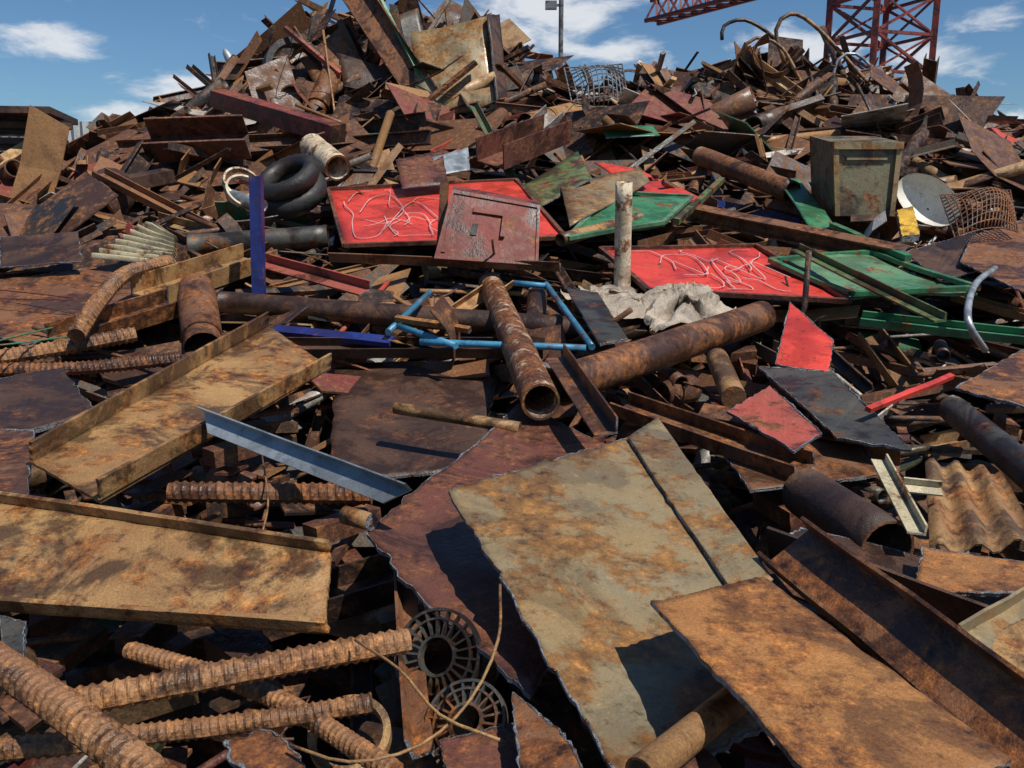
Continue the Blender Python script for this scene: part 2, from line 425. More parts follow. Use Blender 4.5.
# mound core under the loose scrap
mb=MB(); nx_,ny_=110,90; vs=[]
for j in range(ny_+1):
    for i in range(nx_+1):
        x=-22+44*i/nx_; y=-12+34*j/ny_; z=H(x,y)-(.65 if y<5 else .42)+.16*noise.noise(Vector((x*2,y*2,0)))
        vs.append(Vector((x,y,max(z,-.3))))
fs=[(j*(nx_+1)+i,j*(nx_+1)+i+1,(j+1)*(nx_+1)+i+1,(j+1)*(nx_+1)+i) for j in range(ny_) for i in range(nx_)]
mb.add(vs,fs,0,True); build('scrap_mound_core',mb,['rust_dark'],origin=(0,0,0))
# ground
gm=bpy.data.materials.new('dirt'); gm.use_nodes=True; nt=gm.node_tree; g=nn(nt,'ShaderNodeNewGeometry')
n=noise_n(nt,g.outputs['Position'],.6,6,.65); nt.links.new(ramp(nt,n,[(.3,(.10,.08,.06)),(.7,(.2,.17,.13))]),nt.nodes['Principled BSDF'].inputs['Base Color']); nt.nodes['Principled BSDF'].inputs['Roughness'].default_value=.95
mb=MB(); mb.add([Vector((-900,-900,0)),Vector((900,-900,0)),Vector((900,1500,0)),Vector((-900,1500,0))],[(0,1,2,3)]); build('ground',mb,[gm],origin=(0,0,0))

# ================================================================= foreground objects
def channel3(name,c,fl,mat,th=.012):
    """web plate c (tl,tr,br,bl) with flanges fl deep standing out along its two long edges"""
    pts=pp(c); nrm=(pts[2]-pts[0]).cross(pts[3]-pts[1]).normalized(); quad_sup(pts,.12)
    if nrm.dot(Vector((0,-1,.8)))<0: nrm=-nrm
    mb=MB(); plate_into(mb,pts,th,20,.003,.003)
    for a,b,o in ((pts[0],pts[1],pts[3]),(pts[3],pts[2],pts[0])):
        k=(a-o).normalized()*.004; plate_into(mb,[a+k,b+k,b+k+nrm*fl,a+k+nrm*fl],th*1.2,20,.003,.005)
    return build(name,mb,[mat,'rust_tan'])
channel3('steel_channel',[(-30,499,.34),(330,553,.34),(326,632,.26),(-30,606,.26)],.035,'rust_tan')
channel3('steel_channel',[(30,462,.34),(268,325,.34),(331,368,.30),(100,500,.30)],.075,'rust_tan',th=.010)
plate('steel_plate',[(448,492,.42),(632,436,.42),(800,700,.30),(632,800,.34)],'steel_plate',th=.010,bend=.010,jag=.009,n=44)
plate('folded_steel_strip',[(628,437,.425),(658,418,.43),(774,580,.372),(738,600,.358)],'steel_plate',th=.014,bend=.003,bd=False)
plate('torch_cut_plate',[(366,538,.26),(520,405,.22),(690,480,.20),(530,700,.26)],'red_brown',th=.012,jag=.012,n=40)
plate('torch_cut_plate',[(652,600,.50),(764,576,.46),(1012,757,.50),(860,830,.55)],'rust_orange',th=.010,bend=.006,bd=False)
beam('steel_channel',(790,548,.40),(1060,760,.40),secU(.15,.06,.009),'rust_brown',up=(-.6,-.3,.8))
beam('angle_beam',(770,556,.30),(990,640,.30),secL(.12,.10,.01),'rust_dark')
beam('angle_beam',(948,642,.40),(1040,588,.38),secL(.06,.05,.007),'steel_plate')
plate('rusty_sheet',[(978,645,.38),(1030,615,.38),(1050,690,.38),(1005,694,.38)],'rust_tan')
beam('galvanised_angle',(205,412,.42),(412,490,.42),secL(.07,.04,.005),'galv',up=(0,-.8,.6),mc='galv',sk=(1.5,-1))
# pipes in the middle
tube('rusty_pipe',[(490,283,.16),(541,402,.34)],.082,'lime_pipe',wall=.011,mc='rust_tan')
tube('rusty_pipe',[(560,386,.30),(762,316,.22)],.092,'rust_brown',wall=.012)
tube('rusty_pipe',[(222,302,.2),(590,330,.2)],.07,'rust_dark',wall=.01)
tube('rusty_pipe',[(190,246,.2),(328,236,.25)],.09,'steel_dark',wall=.012)
tube('steel_rod',[(717,358,.28),(734,398,.28)],.055,'rust_tan')
tube('steel_rod',[(395,408,.26),(520,428,.24)],.026,'rust_tan')
tube('steel_bolt',[(345,515,.3),(372,522,.3)],.028,'rust_tan',mc='cut_edge')
tube('rusty_pipe',[(805,492,.25),(888,548,.28)],.085,'rust_dark',wall=.01)
tube('rusty_pipe',[(952,408,.25),(1050,490,.25)],.06,'steel_dark',wall=.01)
tube('rusty_pipe',[(640,775,.42),(742,694,.40)],.03,'rust_tan',wall=.005)
tube('pipe_stub',[(202,338,.2),(197,296,.32)],.115,'rust_brown',wall=.012)
bp_=P(622,292,.2)
tube('white_pipe_post',[bp_,P(624,182,0,d=bp_.y-.1)],.055,'white_rusty',wall=.008)
# rebars
rebar('rebar',[(60,705,.36),(235,672,.36),(408,640,.34)],.030)
rebar('rebar',[(-20,650,.42),(60,706,.44),(160,785,.46)],.034)
rebar('rebar',[(110,738,.30),(250,722,.30),(372,703,.30)],.022)
rebar('rebar',[(130,650,.26),(262,692,.28),(395,772,.30)],.022)
rebar('rebar',[(-20,752,.30),(120,738,.30)],.024)
rebar('rebar',[(170,492,.26),(372,494,.24)],.038,mat='rust_brown')
rebar('rebar',[(-20,360,.24),(60,348,.24),(136,334,.26)],.045)
rebar('rebar',[(-20,370,.18),(80,368,.18),(182,358,.18)],.038,mat='rust_brown')
rebar('rebar',[(76,336,.34),(98,302,.42),(126,274,.42),(168,262,.36)],.048)
# left plates
plate('torch_cut_plate',[(-20,380,.26),(62,368,.26),(96,412,.26),(-20,440,.26)],'rust_dark',th=.02,jag=.012)
plate('torch_cut_plate',[(-20,428,.32),(34,428,.32),(28,498,.32),(-20,502,.32)],'rust_brown',th=.02,jag=.012)
poly('torch_cut_plate',[(-20,283),(130,262),(255,262),(205,302),(25,345),(-20,330)],'rust_brown')
beam('steel_channel',(150,300,.25),(260,262,.22),secU(.3,.12,.015),'rust_tan')
beam('steel_channel',(60,345,.2),(190,305,.22),secU(.22,.10,.015),'rust_brown')
plate('torch_cut_plate',[(335,362,.12),(500,360,.12),(480,470,.05),(330,480,.05)],'rust_dark',th=.01,bd=False)
plate('torch_cut_plate',[(0,618,.30),(26,622,.30),(22,660,.30),(0,662,.30)],'steel_dark',th=.02)
plate('rusty_sheet',[(512,690,.30),(560,730,.30),(600,800,.34),(520,800,.3)],'rust_brown')
plate('rusty_sheet',[(440,740,.22),(520,720,.22),(530,800,.25),(450,800,.25)],'red_brown')
plate('torch_cut_plate',[(230,740,.36),(275,722,.36),(330,790,.36),(250,800,.36)],'rust_brown',jag=.015)
beam('angle_beam',(398,560,.16),(412,760,.18),secL(.05,.05,.008),'rust_brown',up=(1,-.3,.3))
# blue objects
b0=P(259,294,.2)
beam('blue_post',b0,P(256,176,0,d=b0.y),rect(.075,.075),'paint_blue',up=(0,-1,0),dent=.001,mc='paint_blue')
beam('blue_bar',(275,330,.26),(392,342,.26),rect(.07,.03),'paint_blue',mc='paint_blue')
beam('steel_channel',(280,352,.2),(520,352,.2),secU(.12,.06,.008),'rust_dark')
mb=MB()
for a,b in (((388,332),(430,292)),((398,326),(456,346)),((420,342),(586,348)),((546,284),(592,347)),((514,283),(548,286))):
    tube_into(mb,pp([a,b],.32),.018,None,10,.2)
build('bicycle_frame',mb,['paint_cyan','paint_cyan'])
plate('dark_metal_sheet',[(566,288,.34),(598,292,.34),(628,340,.34),(600,346,.34)],'steel_dark',bd=False)
beam('angle_beam',(396,318,.36),(470,330,.36),rect(.03,.03),'rust_orange')
# crumpled cloth: creased sheets draped on the scrap
def drape(name,c,mat,amp,l=.2,n=44,fq=5):
    pts=pp(c,l); nrm=(pts[2]-pts[0]).cross(pts[3]-pts[1]).normalized(); off=Vector((U(0,9),U(0,9),0))
    if nrm.dot(Vector((0,-.8,1)))<0: nrm=-nrm
    vs=[];fs=[]
    for j in range(n+1):
        for i in range(n+1):
            u=i/n;v=j/n
            p=bi(pts,u,v); w=Vector((noise.noise(p*3+off),noise.noise(p*3-off),0))*.25; q=(p+w)*fq+off
            h=(1-abs(noise.noise(q))*2.2)*.6+(1-abs(noise.noise(q*2.3))*2)*.3+noise.noise(q*6)*.08
            ed=math.sin(3.1416*u)**.4*math.sin(3.1416*v)**.4 if 0<u<1 and 0<v<1 else 0
            p=p+(nrm*h*amp*(.3+.7*ed))+Vector((noise.noise(q*.8+off),noise.noise(q*.8-off),0))*amp*.7
            vs.append(p)
    for j in range(n):
        for i in range(n): a=j*(n+1)+i; fs.append((a,a+1,a+n+2,a+n+1))
    mb=MB(); mb.add(vs,fs,0,True); return build(name,mb,[mat])
drape('crumpled_rag',[(640,302,.2),(700,290,.22),(728,318,.2),(648,336,.2)],'cloth',.17,fq=8)
drape('crumpled_rag',[(566,292,.2),(630,292,.2),(650,318,.2),(590,322,.2)],'cloth',.12,fq=8)
drape('crumpled_foil',[(860,104,0,12.2),(892,98,0,12.4),(906,140,0,11.9),(864,142,0,11.9)],'white_paint',.28,fq=2.5)
# cabinet
def upright(name,px,depth,mat,l=.2,lean=.0,dd=None):
    bl=P(*px[3],l) if dd is None else P(*px[3],0,d=dd); br=P(*px[2],0,d=bl.y)
    tl=P(*px[0],0,d=bl.y+lean); tr=P(*px[1],0,d=bl.y+lean); D=Vector((0,depth,depth*.15))
    mb=MB(); f=[tl,tr,br,bl]; hexa(mb,f+[p+D for p in f]); return mb,f
mb,f=upright('cabinet',[(452,190),(540,206),(538,266),(434,259)],.22,'primer',.38,.28)
nrm=(f[1]-f[0]).cross(f[3]-f[0]).normalized()
if nrm.y>0: nrm=-nrm
def raised(mb,f,u0,u1,v0,v1,h,mi=0):
    q=[bi(f,u0,v0),bi(f,u1,v0),bi(f,u1,v1),bi(f,u0,v1)]
    hexa(mb,[p+nrm*h for p in q]+[p-nrm*.003 for p in q],mi)
raised(mb,f,0,1,0,.05,.012);raised(mb,f,0,1,.95,1,.012);raised(mb,f,0,.03,.05,.95,.012);raised(mb,f,.97,1,.05,.95,.012)
raised(mb,f,.28,.62,.2,.29,.025);raised(mb,f,.6,.645,.29,.62,.035);raised(mb,f,.3,.36,.45,.62,.012,1);raised(mb,f,.05,.09,.1,.9,.01)
build('metal_cabinet',mb,['primer','black_iron'])
b0=P(440,256,.3)
beam('steel_post',b0,P(445,180,0,d=b0.y),rect(.06,.04),'rust_brown',up=(0,-1,0))
# red panels
def scribbled(name,c,mat,l,strokes,frame_w=.03):
    pts=pp(c,l); mb=MB(); plate_into(mb,pts,.012,20,.012,.004)
    n=(pts[2]-pts[0]).cross(pts[3]-pts[1]).normalized()
    if n.dot(Vector((0,-.5,1)))<0: n=-n
    for i in range(4):
        a,b=pts[i],pts[(i+1)%4]; T=(b-a); X,Y=frame(T,n); sweep(mb,rect(frame_w,.03),[(a+n*.012,X,Y),(a.lerp(b,.5)+n*U(.005,.02),X,Y),(b+n*.012,X,Y)],1)
    for st in strokes:
        path=catmull([bi(pts,*q)+n*.018 for q in st],.03); fr=[]
        for i,p in enumerate(path):
            T=path[min(i+1,len(path)-1)]-path[max(i-1,0)]; X,Y=frame(T,n); fr.append((p,X,Y))
        sweep(mb,rect(.008,.002),fr,2)
    build(name,mb,[mat,'red_brown','scratch'])
def scrib(n):
    out=[]
    for _ in range(n):
        cx=U(.15,.8);cy=U(.2,.8);a=U(0,6.28); st=[(cx,cy)]
        for k in range(random.randint(3,7)):
            a+=U(-1.6,1.6); cx+=math.cos(a)*U(.03,.09); cy+=math.sin(a)*U(.08,.22); st.append((min(max(cx,.06),.94),min(max(cy,.1),.9)))
        out.append(st)
    return out
S1=[[(.12,.5),(.2,.25),(.3,.2),(.33,.5),(.22,.7),(.12,.62)],[(.2,.8),(.4,.35),(.5,.7),(.62,.4),(.66,.7)],[(.08,.3),(.14,.12),(.22,.1)]]+scrib(9)
S2=[[(.25,.4),(.35,.2),(.5,.25),(.45,.6),(.3,.65)],[(.5,.8),(.6,.3),(.72,.7),(.8,.35),(.88,.65)]]+scrib(9)
scribbled('red_door_panel',[(328,190,.28),(516,181,.28),(566,239,.28),(344,247,.28)],'paint_red',.28,S1)
scribbled('red_door_panel',[(600,250,.26),(756,247,.28),(850,303,.28),(648,292,.26)],'paint_red',.28,S2)
plate('red_sheet',[(594,162,.3),(640,170,.3),(720,206,.28),(640,196,.28)],'paint_red')
def framed(name,c,mat,mf,l,w=.04):
    pts=pp(c,l); mb=MB(); plate_into(mb,pts,.012,16,.03,.004); n=(pts[2]-pts[0]).cross(pts[3]-pts[1]).normalized()
    if n.dot(Vector((0,-.5,1)))<0: n=-n
    for i in range(4):
        a,b=pts[i],pts[(i+1)%4]; X,Y=frame(b-a,n); sweep(mb,rect(w,.03),[(a+n*.015,X,Y),(a.lerp(b,.5)+n*U(0,.03),X,Y),(b+n*.015,X,Y)],1)
    build(name,mb,[mat,mf])
framed('green_door_panel',[(612,193),(692,198),(664,224),(568,240)],'paint_green','green_pale',.3)
framed('green_door_panel',[(770,262),(872,254),(978,290),(850,296)],'green_pale','paint_green',.3)
plate('green_sheet',[(778,180,.4),(798,176,.4),(835,224,.3),(812,230,.3)],'paint_green')
beam('green_beam',(800,250,.4),(946,322,.4),secL(.07,.05,.012),'green_olive',mc='green_olive')
beam('green_beam',(860,322,.26),(1040,342,.26),secU(.10,.05,.01),'paint_green',mc='paint_green')
beam('green_beam',(832,225,.35),(908,258,.35),rect(.05,.04),'paint_green',mc='paint_green')
beam('green_beam',(676,222,.4),(722,180,.4),rect(.05,.05),'green_olive',mc='green_olive')
plate('olive_sheet',[(522,186,.3),(578,152,.4),(592,180,.4),(540,206,.3)],'green_olive')
plate('steel_plate',[(560,185,.36),(640,168,.4),(650,182,.36),(570,226,.34)],'steel_plate')
# small red / plates right
plate('red_scrap_sheet',[(790,303,.44),(834,342,.36),(828,372,.3),(775,364,.3)],'paint_red',bend=.004)
poly('faded_red_plate',[(727,412),(770,385),(822,434),(795,450)],'faded_red',l=.34)
poly('dark_steel_plate',[(758,366),(832,372),(912,450),(838,438)],'steel_dark',l=.30)
beam('red_bar',(868,410,.36),(952,376,.36),rect(.025,.02),'paint_red',mc='paint_red')
beam('steel_channel',(622,410,.24),(806,474,.24),secU(.13,.06,.01),'rust_brown')
beam('steel_channel',(565,358,.4),(618,434,.36),secL(.09,.07,.008),'rust_brown')
plate('torch_cut_plate',[(715,440,.22),(850,432,.22),(885,470,.22),(750,492,.22)],'rust_brown')
beam('rail',(700,420,.2),(900,455,.2),secI(.1,.12,.012),'rust_brown')
beam('cream_bracket',(886,462,.36),(926,536,.36),secL(.05,.03,.006),'cream',mc='cream',dent=0)
beam('cream_bracket',(902,484,.36),(940,488,.36),secL(.04,.03,.006),'cream',mc='cream',dent=0)
plate('rusty_channel_sheet',[(775,545,.28),(800,530,.28),(1040,585,.28),(1000,606,.28)],'rust_dark')
plate('rusty_sheet',[(922,545,.36),(1040,562,.36),(1040,590,.36),(915,592,.36)],'rust_orange')
def corr(name,c,mat,l,nw,amp,n2=4):
    pts=pp(c,l); n=(pts[2]-pts[0]).cross(pts[3]-pts[1]).normalized(); N=nw*6; vs=[];fs=[]
    if n.dot(Vector((0,-.5,1)))<0: n=-n
    for j in range(n2+1):
        for i in range(N+1): vs.append(bi(pts,i/N,j/n2)+n*(amp*math.sin(6.283*i/6)+.8*amp*noise.noise(Vector((i*.1,j*.8,3)))))
    K=(N+1)*(n2+1); vs+=[p-n*.004 for p in vs]
    for j in range(n2):
        for i in range(N):
            a=j*(N+1)+i; fs+=[(a,a+1,a+N+2,a+N+1),(K+a,K+a+N+1,K+a+N+2,K+a+1)]
    mb=MB(); mb.add(vs,fs,0,True); return build(name,mb,[mat])
corr('corrugated_sheet',[(925,462,.3),(1000,470,.3),(1045,545,.3),(930,548,.3)],'rust_tan',.3,3,.018)
corr('radiator_panel',[(92,258,.3),(152,220,.45),(176,236,.45),(174,266,.3)],'cream',.3,8,.03)
# right edge
poly('torch_cut_plate',[(1040,340),(955,388),(1040,410)],'rust_brown',l=.34)
poly('torch_cut_plate',[(972,236),(1040,215),(1040,300),(960,262)],'rust_brown',l=.34)
poly('dark_steel_plate',[(905,252),(975,232),(1010,262),(940,280)],'rust_dark',l=.3)
# cooling grates low centre
def finned(name,c,r,nrm,mat,fins=26,w=.04):
    nrm=Vector(nrm).normalized(); A,B=frame(nrm,Vector((0,.3,1))); mb=MB()
    for rr,t in ((r,.007),(r*.80,.005),(r*.42,.007)):
        f=[]
        for i in range(36):
            a=6.28318*i/36; rad=A*math.cos(a)+B*math.sin(a); f.append((c+rad*rr,rad,nrm))
        sweep(mb,rect(t,w),f,closed=True)
    for i in range(fins):
        a=6.28318*i/fins; rad=A*math.cos(a)+B*math.sin(a); tn=nrm.cross(rad)
        sweep(mb,rect(.005,w*.8),[(c+rad*r*.43,tn,nrm),(c+rad*r*.97,tn,nrm)])
    return build(name,mb,[mat])
finned('metal_fan_grate',P(438,656,.22),.11,(-.35,-.75,.5),'steel_dark',22,.02)
finned('metal_fan_grate',P(466,722,.2),.09,(-.3,-.6,.8),'steel_dark',20,.02)
def ringobj(name,c,r,w,t,nrm,mat,arc=6.28318):
    nrm=Vector(nrm).normalized(); A,B=frame(nrm,Vector((0,.3,1))); f=[]; mb=MB(); n=48
    for i in range(n):
        a=arc*i/(n if arc>6.2 else n-1); rad=A*math.cos(a)+B*math.sin(a); f.append((c+rad*r,rad,nrm))
    sweep(mb,rect(t,w),f,closed=arc>6.2,smooth=False); return build(name,mb,[mat])
ringobj('steel_ring',P(350,736,.2),.08,.03,.016,(0,-.5,.9),'rust_tan')
for w in ([(500,585,.5),(498,640,.5),(470,700,.42),(420,745,.4),(350,762,.4),(290,745,.38)],[(355,640,.4),(400,670,.42),(440,715,.42),(500,740,.42)],[(262,455,.3),(268,500,.3),(262,535,.3)]):
    tube('steel_wire',w,.0032,'rust_tan',seg=6,step=.04)
# ================================================================= middle and upper heap
def boxbeam(name,a,b,w,h,mat,l=.3,up=(0,-.2,1)): return beam(name,a,b,rect(w,h),mat,up=up,l=l,mc='rust_dark')
beam('box_beam',(150,150,.35),(250,146,.35),secU(.35,.30,.02),'red_brown',up=(0,-.8,.6),mc='rust_dark')
boxbeam('box_beam',(218,98,.5),(338,134,.45),.22,.2,'primer')
boxbeam('box_beam',(60,196,.3),(170,175,.3),.2,.12,'rust_dark')
beam('box_beam',(490,166,.4),(556,140,.4),secU(.35,.25,.015),'red_brown',mc='rust_dark')
beam('steel_beam',(690,212,.35),(905,256,.32),secI(.12,.12,.015),'rust_brown')
beam('steel_beam',(560,272,.3),(330,262,.3),secL(.10,.07,.012),'rust_brown')
beam('steel_beam',(268,262,.3),(372,290,.3),secL(.10,.07,.012),'faded_red')
tube('rusty_pipe',[(700,156,.35),(792,192,.35)],.10,'rust_brown',wall=.015)
tube('rusty_pipe',[(640,218,.3),(560,240,.3)],.05,'rust_tan',wall=.01)
tube('white_drum',[(312,146,.5),(338,168,.45)],.13,'white_rusty',wall=.02)
plate('torch_cut_plate',[(757,92,.2,12.4),(795,106,.2,12.4),(784,150,.2,12.1),(738,146,.2,12.1)],'rust_brown')
plate('torch_cut_plate',[(396,160,.5),(442,152,.5),(448,184,.4),(402,188,.4)],'red_brown')
plate('rusty_sheet',[(0,236,.4),(78,232,.4),(82,262,.3),(0,266,.3)],'rust_dark')
plate('galvanised_sheet',[(432,158,.5),(468,148,.5),(470,170,.4),(440,176,.4)],'galv')
# upright panels at the crest
plate('rusty_panel',[(410,30,0,12.6),(488,16,0,12.6),(503,110,0,12.0),(418,114,0,12.0)],'steel_plate',th=.03,bend=.04)
plate('dark_sheet',[(488,14,0,12.5),(500,14,0,12.7),(508,104,0,12.1),(498,106,0,11.9)],'rust_dark',th=.02)
plate('dark_sheet',[(336,52,0,12.6),(392,70,0,12.6),(412,112,0,12.2),(352,118,0,12.2)],'rust_dark',th=.02)
plate('dark_sheet',[(300,60,0,13.0),(345,24,0,13.2),(362,60,0,12.8),(322,96,0,12.6)],'rust_brown',th=.02)
plate('dark_sheet',[(384,20,0,13.0),(418,8,0,13.2),(430,60,0,12.9),(396,72,0,12.8)],'steel_dark',th=.02)
plate('dark_sheet',[(548,90,0,12.8),(590,100,0,12.8),(584,132,0,12.3),(540,126,0,12.3)],'rust_brown',th=.02)
tube('rusty_pipe',[(318,106,0,12.2),(334,70,0,12.6)],.15,'rust_brown',wall=.02)
tube('rusty_pipe',[(292,98,0,12.1),(308,92,0,13.0)],.17,'rust_dark',wall=.02)
beam('leaning_girder',(425,98,0,12.2),(352,-12,0,13.0),secU(.40,.14,.02),'rust_brown',up=(0,-1,.2),mc='green_olive')
beam('green_beam',(434,104,0,12.1),(376,-10,0,12.8),rect(.04,.04),'paint_green',mc='paint_green')
beam('red_pole',(340,74,0,12.4),(285,28,0,12.6),rect(.06,.06),'faded_red',mc='paint_red')
beam('steel_bar',(392,130,0,11.8),(476,62,0,12.1),rect(.08,.05),'rust_brown')
beam('steel_bar',(430,140,0,11.5),(540,100,0,12.2),secL(.1,.08,.012),'rust_dark')
beam('steel_bar',(610,70,0,13.2),(662,118,0,12.6),rect(.12,.04),'rust_brown')
beam('steel_bar',(340,124,0,11.6),(392,180,0,10.2),rect(.07,.05),'white_rusty')
ringobj('steel_hoop',P(296,72,0,d=12.7),.40,.2,.08,(.5,-.8,.2),'black_iron')
# tyre: lathed torus with tread ribs
def tyre(name,c,R0,r,nrm):
    nrm=Vector(nrm).normalized(); A,B=frame(nrm,Vector((0,.3,1))); mb=MB(); n=44;k=12; vs=[];fs=[]
    for i in range(n):
        a=6.28318*i/n; rad=A*math.cos(a)+B*math.sin(a)
        for j in range(k):
            t=6.28318*j/k; q=r*(1.0+(.06 if i%2 and abs(math.cos(t))>.5 and math.cos(t)>0 else 0))
            vs.append(c+rad*(R0+q*math.cos(t))+nrm*q*1.25*math.sin(t))
    for i in range(n):
        for j in range(k): fs.append((i*k+j,i*k+(j+1)%k,((i+1)%n)*k+(j+1)%k,((i+1)%n)*k+j))
    mb.add(vs,fs,0,True); return build(name,mb,['black_iron'])
tyre('tyre',P(292,192,.36),.25,.075,(-.2,-.6,.8)); tyre('tyre',P(288,178,.5),.23,.07,(-.3,-.5,.8))
for k in range(2): ringobj('white_hoop',P(242+k*3,184+k*8,.4),.17,.05,.02,(.5,-.6,.6),'white_rusty')
tube('grey_pipe',[(232,196,.35),(262,206,.35)],.06,'galv',wall=.01)
tube('steel_hoop',[(722,40,0,14),(724,26,0,14),(745,20,0,14),(772,36,0,14),(788,60,0,14),(790,84,0,14)],.028,'steel_dark',seg=8)
tube('steel_hoop',[(784,62,0,13.2),(776,30,0,13.2),(790,14,0,13.2),(815,26,0,13.2),(870,85,0,13.0)],.030,'rust_tan',seg=8)
tube('steel_hoop',[(748,84,0,12.9),(742,54,0,12.9),(756,38,0,12.9),(782,48,0,12.9),(804,88,0,12.8)],.024,'rust_tan',seg=8)
tube('steel_hoop',[(830,92,0,12.9),(838,60,0,12.9),(856,54,0,12.9),(876,74,0,12.9),(884,100,0,12.8)],.022,'galv',seg=8)
tube('steel_hoop',[(985,350,.3),(968,320,.5),(975,285,.5),(995,268,.4)],.018,'galv',seg=8)
for i in range(9):
    u=634+i*11; plate('leaning_plate',[(u,64+i*2,0,13.2),(u+42,72+i*2,0,13.5),(u+72,118+i,0,12.8),(u+34,122+i,0,12.5)],random.choice(['rust_dark','rust_brown','steel_dark']),bend=.02,n=5)
def meshsheet(name,c,mat,l,nu,nv,r=.012,bulge=.3):
    pts=pp(c,l); mb=MB(); n=(pts[2]-pts[0]).cross(pts[3]-pts[1]).normalized()
    if n.y>0: n=-n
    def q(u,v): return bi(pts,u,v)+n*bulge*math.sin(u*3.1416)*math.sin(v*3.1416*.9)
    for i in range(nu+1): tube_into(mb,[q(i/nu,k/5) for k in range(6)],r,None,5,.2)
    for j in range(nv+1): tube_into(mb,[q(k/5,j/nv) for k in range(6)],r,None,5,.2)
    build(name,mb,[mat,mat])
meshsheet('wire_mesh_basket',[(564,68,0,12.4),(622,64,0,12.6),(630,112,0,12.0),(574,112,0,11.9)],'grey_paint',.3,12,9,.010)
meshsheet('wire_mesh_basket',[(940,195,.6),(1010,190,.6),(1018,232,.4),(955,238,.4)],'rust_brown',.4,18,12,.006,.2)
tube('oil_drum',[(548,124,0,11.7),(582,116,0,12.1)],.2,'rust_tan',wall=.01,seg=24)
plate('green_sheet',[(602,126,.4),(652,124,.4),(660,134,.4),(606,138,.4)],'paint_green')
# bin
mb,f=upright('bin',[(832,142),(902,142),(893,216),(834,216)],.6,'x',.3,.0)
nrm=Vector((0,-1,0)); raised(mb,f,0,1,0,.1,.05,1);raised(mb,f,0,.08,.1,1,.03,1);raised(mb,f,.92,1,.1,1,.03,1);raised(mb,f,.2,.8,.2,.24,.02,1)
build('metal_bin',mb,['bin_grey','steel_plate'])
# white basin, yellow casing
c=P(928,198,.45); mb=MB(); vs=[];fs=[]
for j in range(9):
    for i in range(24):
        a=6.28318*i/24; t=j/8*1.45; rr=math.sin(t)*.25+.01; vs.append(Vector((math.cos(a)*rr*.75,math.sin(a)*rr*1.2,-math.cos(t)*.2)))
for j in range(8):
    for i in range(24): fs.append((j*24+i,j*24+(i+1)%24,(j+1)*24+(i+1)%24,(j+1)*24+i))
rot=Matrix.Rotation(-.7,3,'Y')@Matrix.Rotation(.9,3,'X'); vs=[c+rot@p for p in vs]; mb.add(vs,fs,0,True); build('white_basin',mb,['white_paint'])
poly('yellow_casing',[(897,210),(913,206),(920,234),(902,236)],'yellow',l=.4,th=.05)
# stack of slabs left
for i in range(7):
    v=200-i*14
    beam('steel_slab',(-60,v+U(-3,3),0,10.9-.1*i),(84-i*3+U(-8,8),v+2+U(-3,3),0,10.8+U(-.3,.3)),rect(1.6,.07),random.choice(['rust_dark','rust_dark','red_brown']),up=(0,0,1),mc='rust_dark')
# ---- pieces the big foreground parts rest on (part of the heap)
def inside(q,p):
    s=0
    for i in range(4):
        a,b=q[i],q[(i+1)%4]; c=(b.x-a.x)*(p.y-a.y)-(b.y-a.y)*(p.x-a.x)
        if s==0: s=1 if c>0 else -1
        elif c*s<0: return False
    return True
def segdist(s,p):
    a,b=s; d=Vector((b.x-a.x,b.y-a.y)); w=Vector((p.x-a.x,p.y-a.y)); t=min(max(w.dot(d)/max(d.dot(d),1e-6),0),1); return (w-d*t).length
for p,k,s in SUP:
    if p.y>5.2: continue
    if any(j!=k and inside(q,p) and sum(c.z for c in q)/4<p.z+.12 for j,q in enumerate(QUADS)): continue
    if any(j!=s and segdist(g,p)<.22 and min(g[0].z,g[1].z)<p.z+.1 for j,g in enumerate(SEGS)): continue
    z=p.z; g=H(p.x,p.y)-.15; n=0
    while z>g and n<10:
        piece(HB,Vector((p.x+U(-.02,.02),p.y+U(-.02,.02),z-.03)),U(.12,.26),U(.04,.10),.04,KS,1.0,.10,col=(U(.03,.09),U(.018,.04),.016,1)); z-=U(.05,.08); n+=1
build('scrap_metal_heap',HB,[FM],origin=(0,0,0))
# ================================================================= background
def strut(mb,a,b,w,mi=0):
    X,Y=frame(b-a,Vector((.01,.02,1))); sweep(mb,rect(w,w),[(a,X,Y),(b,X,Y)],mi)
mb=MB(); cx,cy=11.75,30.; hw=1.12; rz=Matrix.Rotation(.32,3,'Z')
cor=[Vector((cx,cy,0))+rz@Vector((a*hw,b*hw,0)) for a,b in ((-1,-1),(1,-1),(1,1),(-1,1))]
for q in cor: strut(mb,q,q+Vector((0,0,14)),.19)
k=0; z=0
while z<14:
    for i in range(4):
        a,b=cor[i],cor[(i+1)%4]; Z=Vector((0,0,z)); Z2=Vector((0,0,z+1.15))
        strut(mb,a+Z,b+Z,.09); strut(mb,(a if k%2 else b)+Z,(b if k%2 else a)+Z2,.08); strut(mb,(b if k%2 else a)+Z,(a if k%2 else b)+Z2,.06)
    z+=1.15;k+=1
A=Vector((11.6,30.3,10.4)); B=Vector((5.4,36.5,9.75)); T=(B-A); X,Y=frame(T,Vector((0,0,1))); N=16
ch=[(X*.4),(X*-.4),(Y*.8)]
for c_ in ch: strut(mb,A+c_,B+c_,.13)
for i in range(N):
    a=A+T*(i/N); b=A+T*((i+1)/N); h=(a+b)/2
    strut(mb,a+ch[0],h+ch[2],.07);strut(mb,h+ch[2],b+ch[0],.07);strut(mb,a+ch[1],h+ch[2],.07);strut(mb,h+ch[2],b+ch[1],.07);strut(mb,a+ch[0],b+ch[1],.07)
build('tower_crane',mb,['crane_red'])
mb=MB(); b=P(560,120,0,d=25); x=b.x
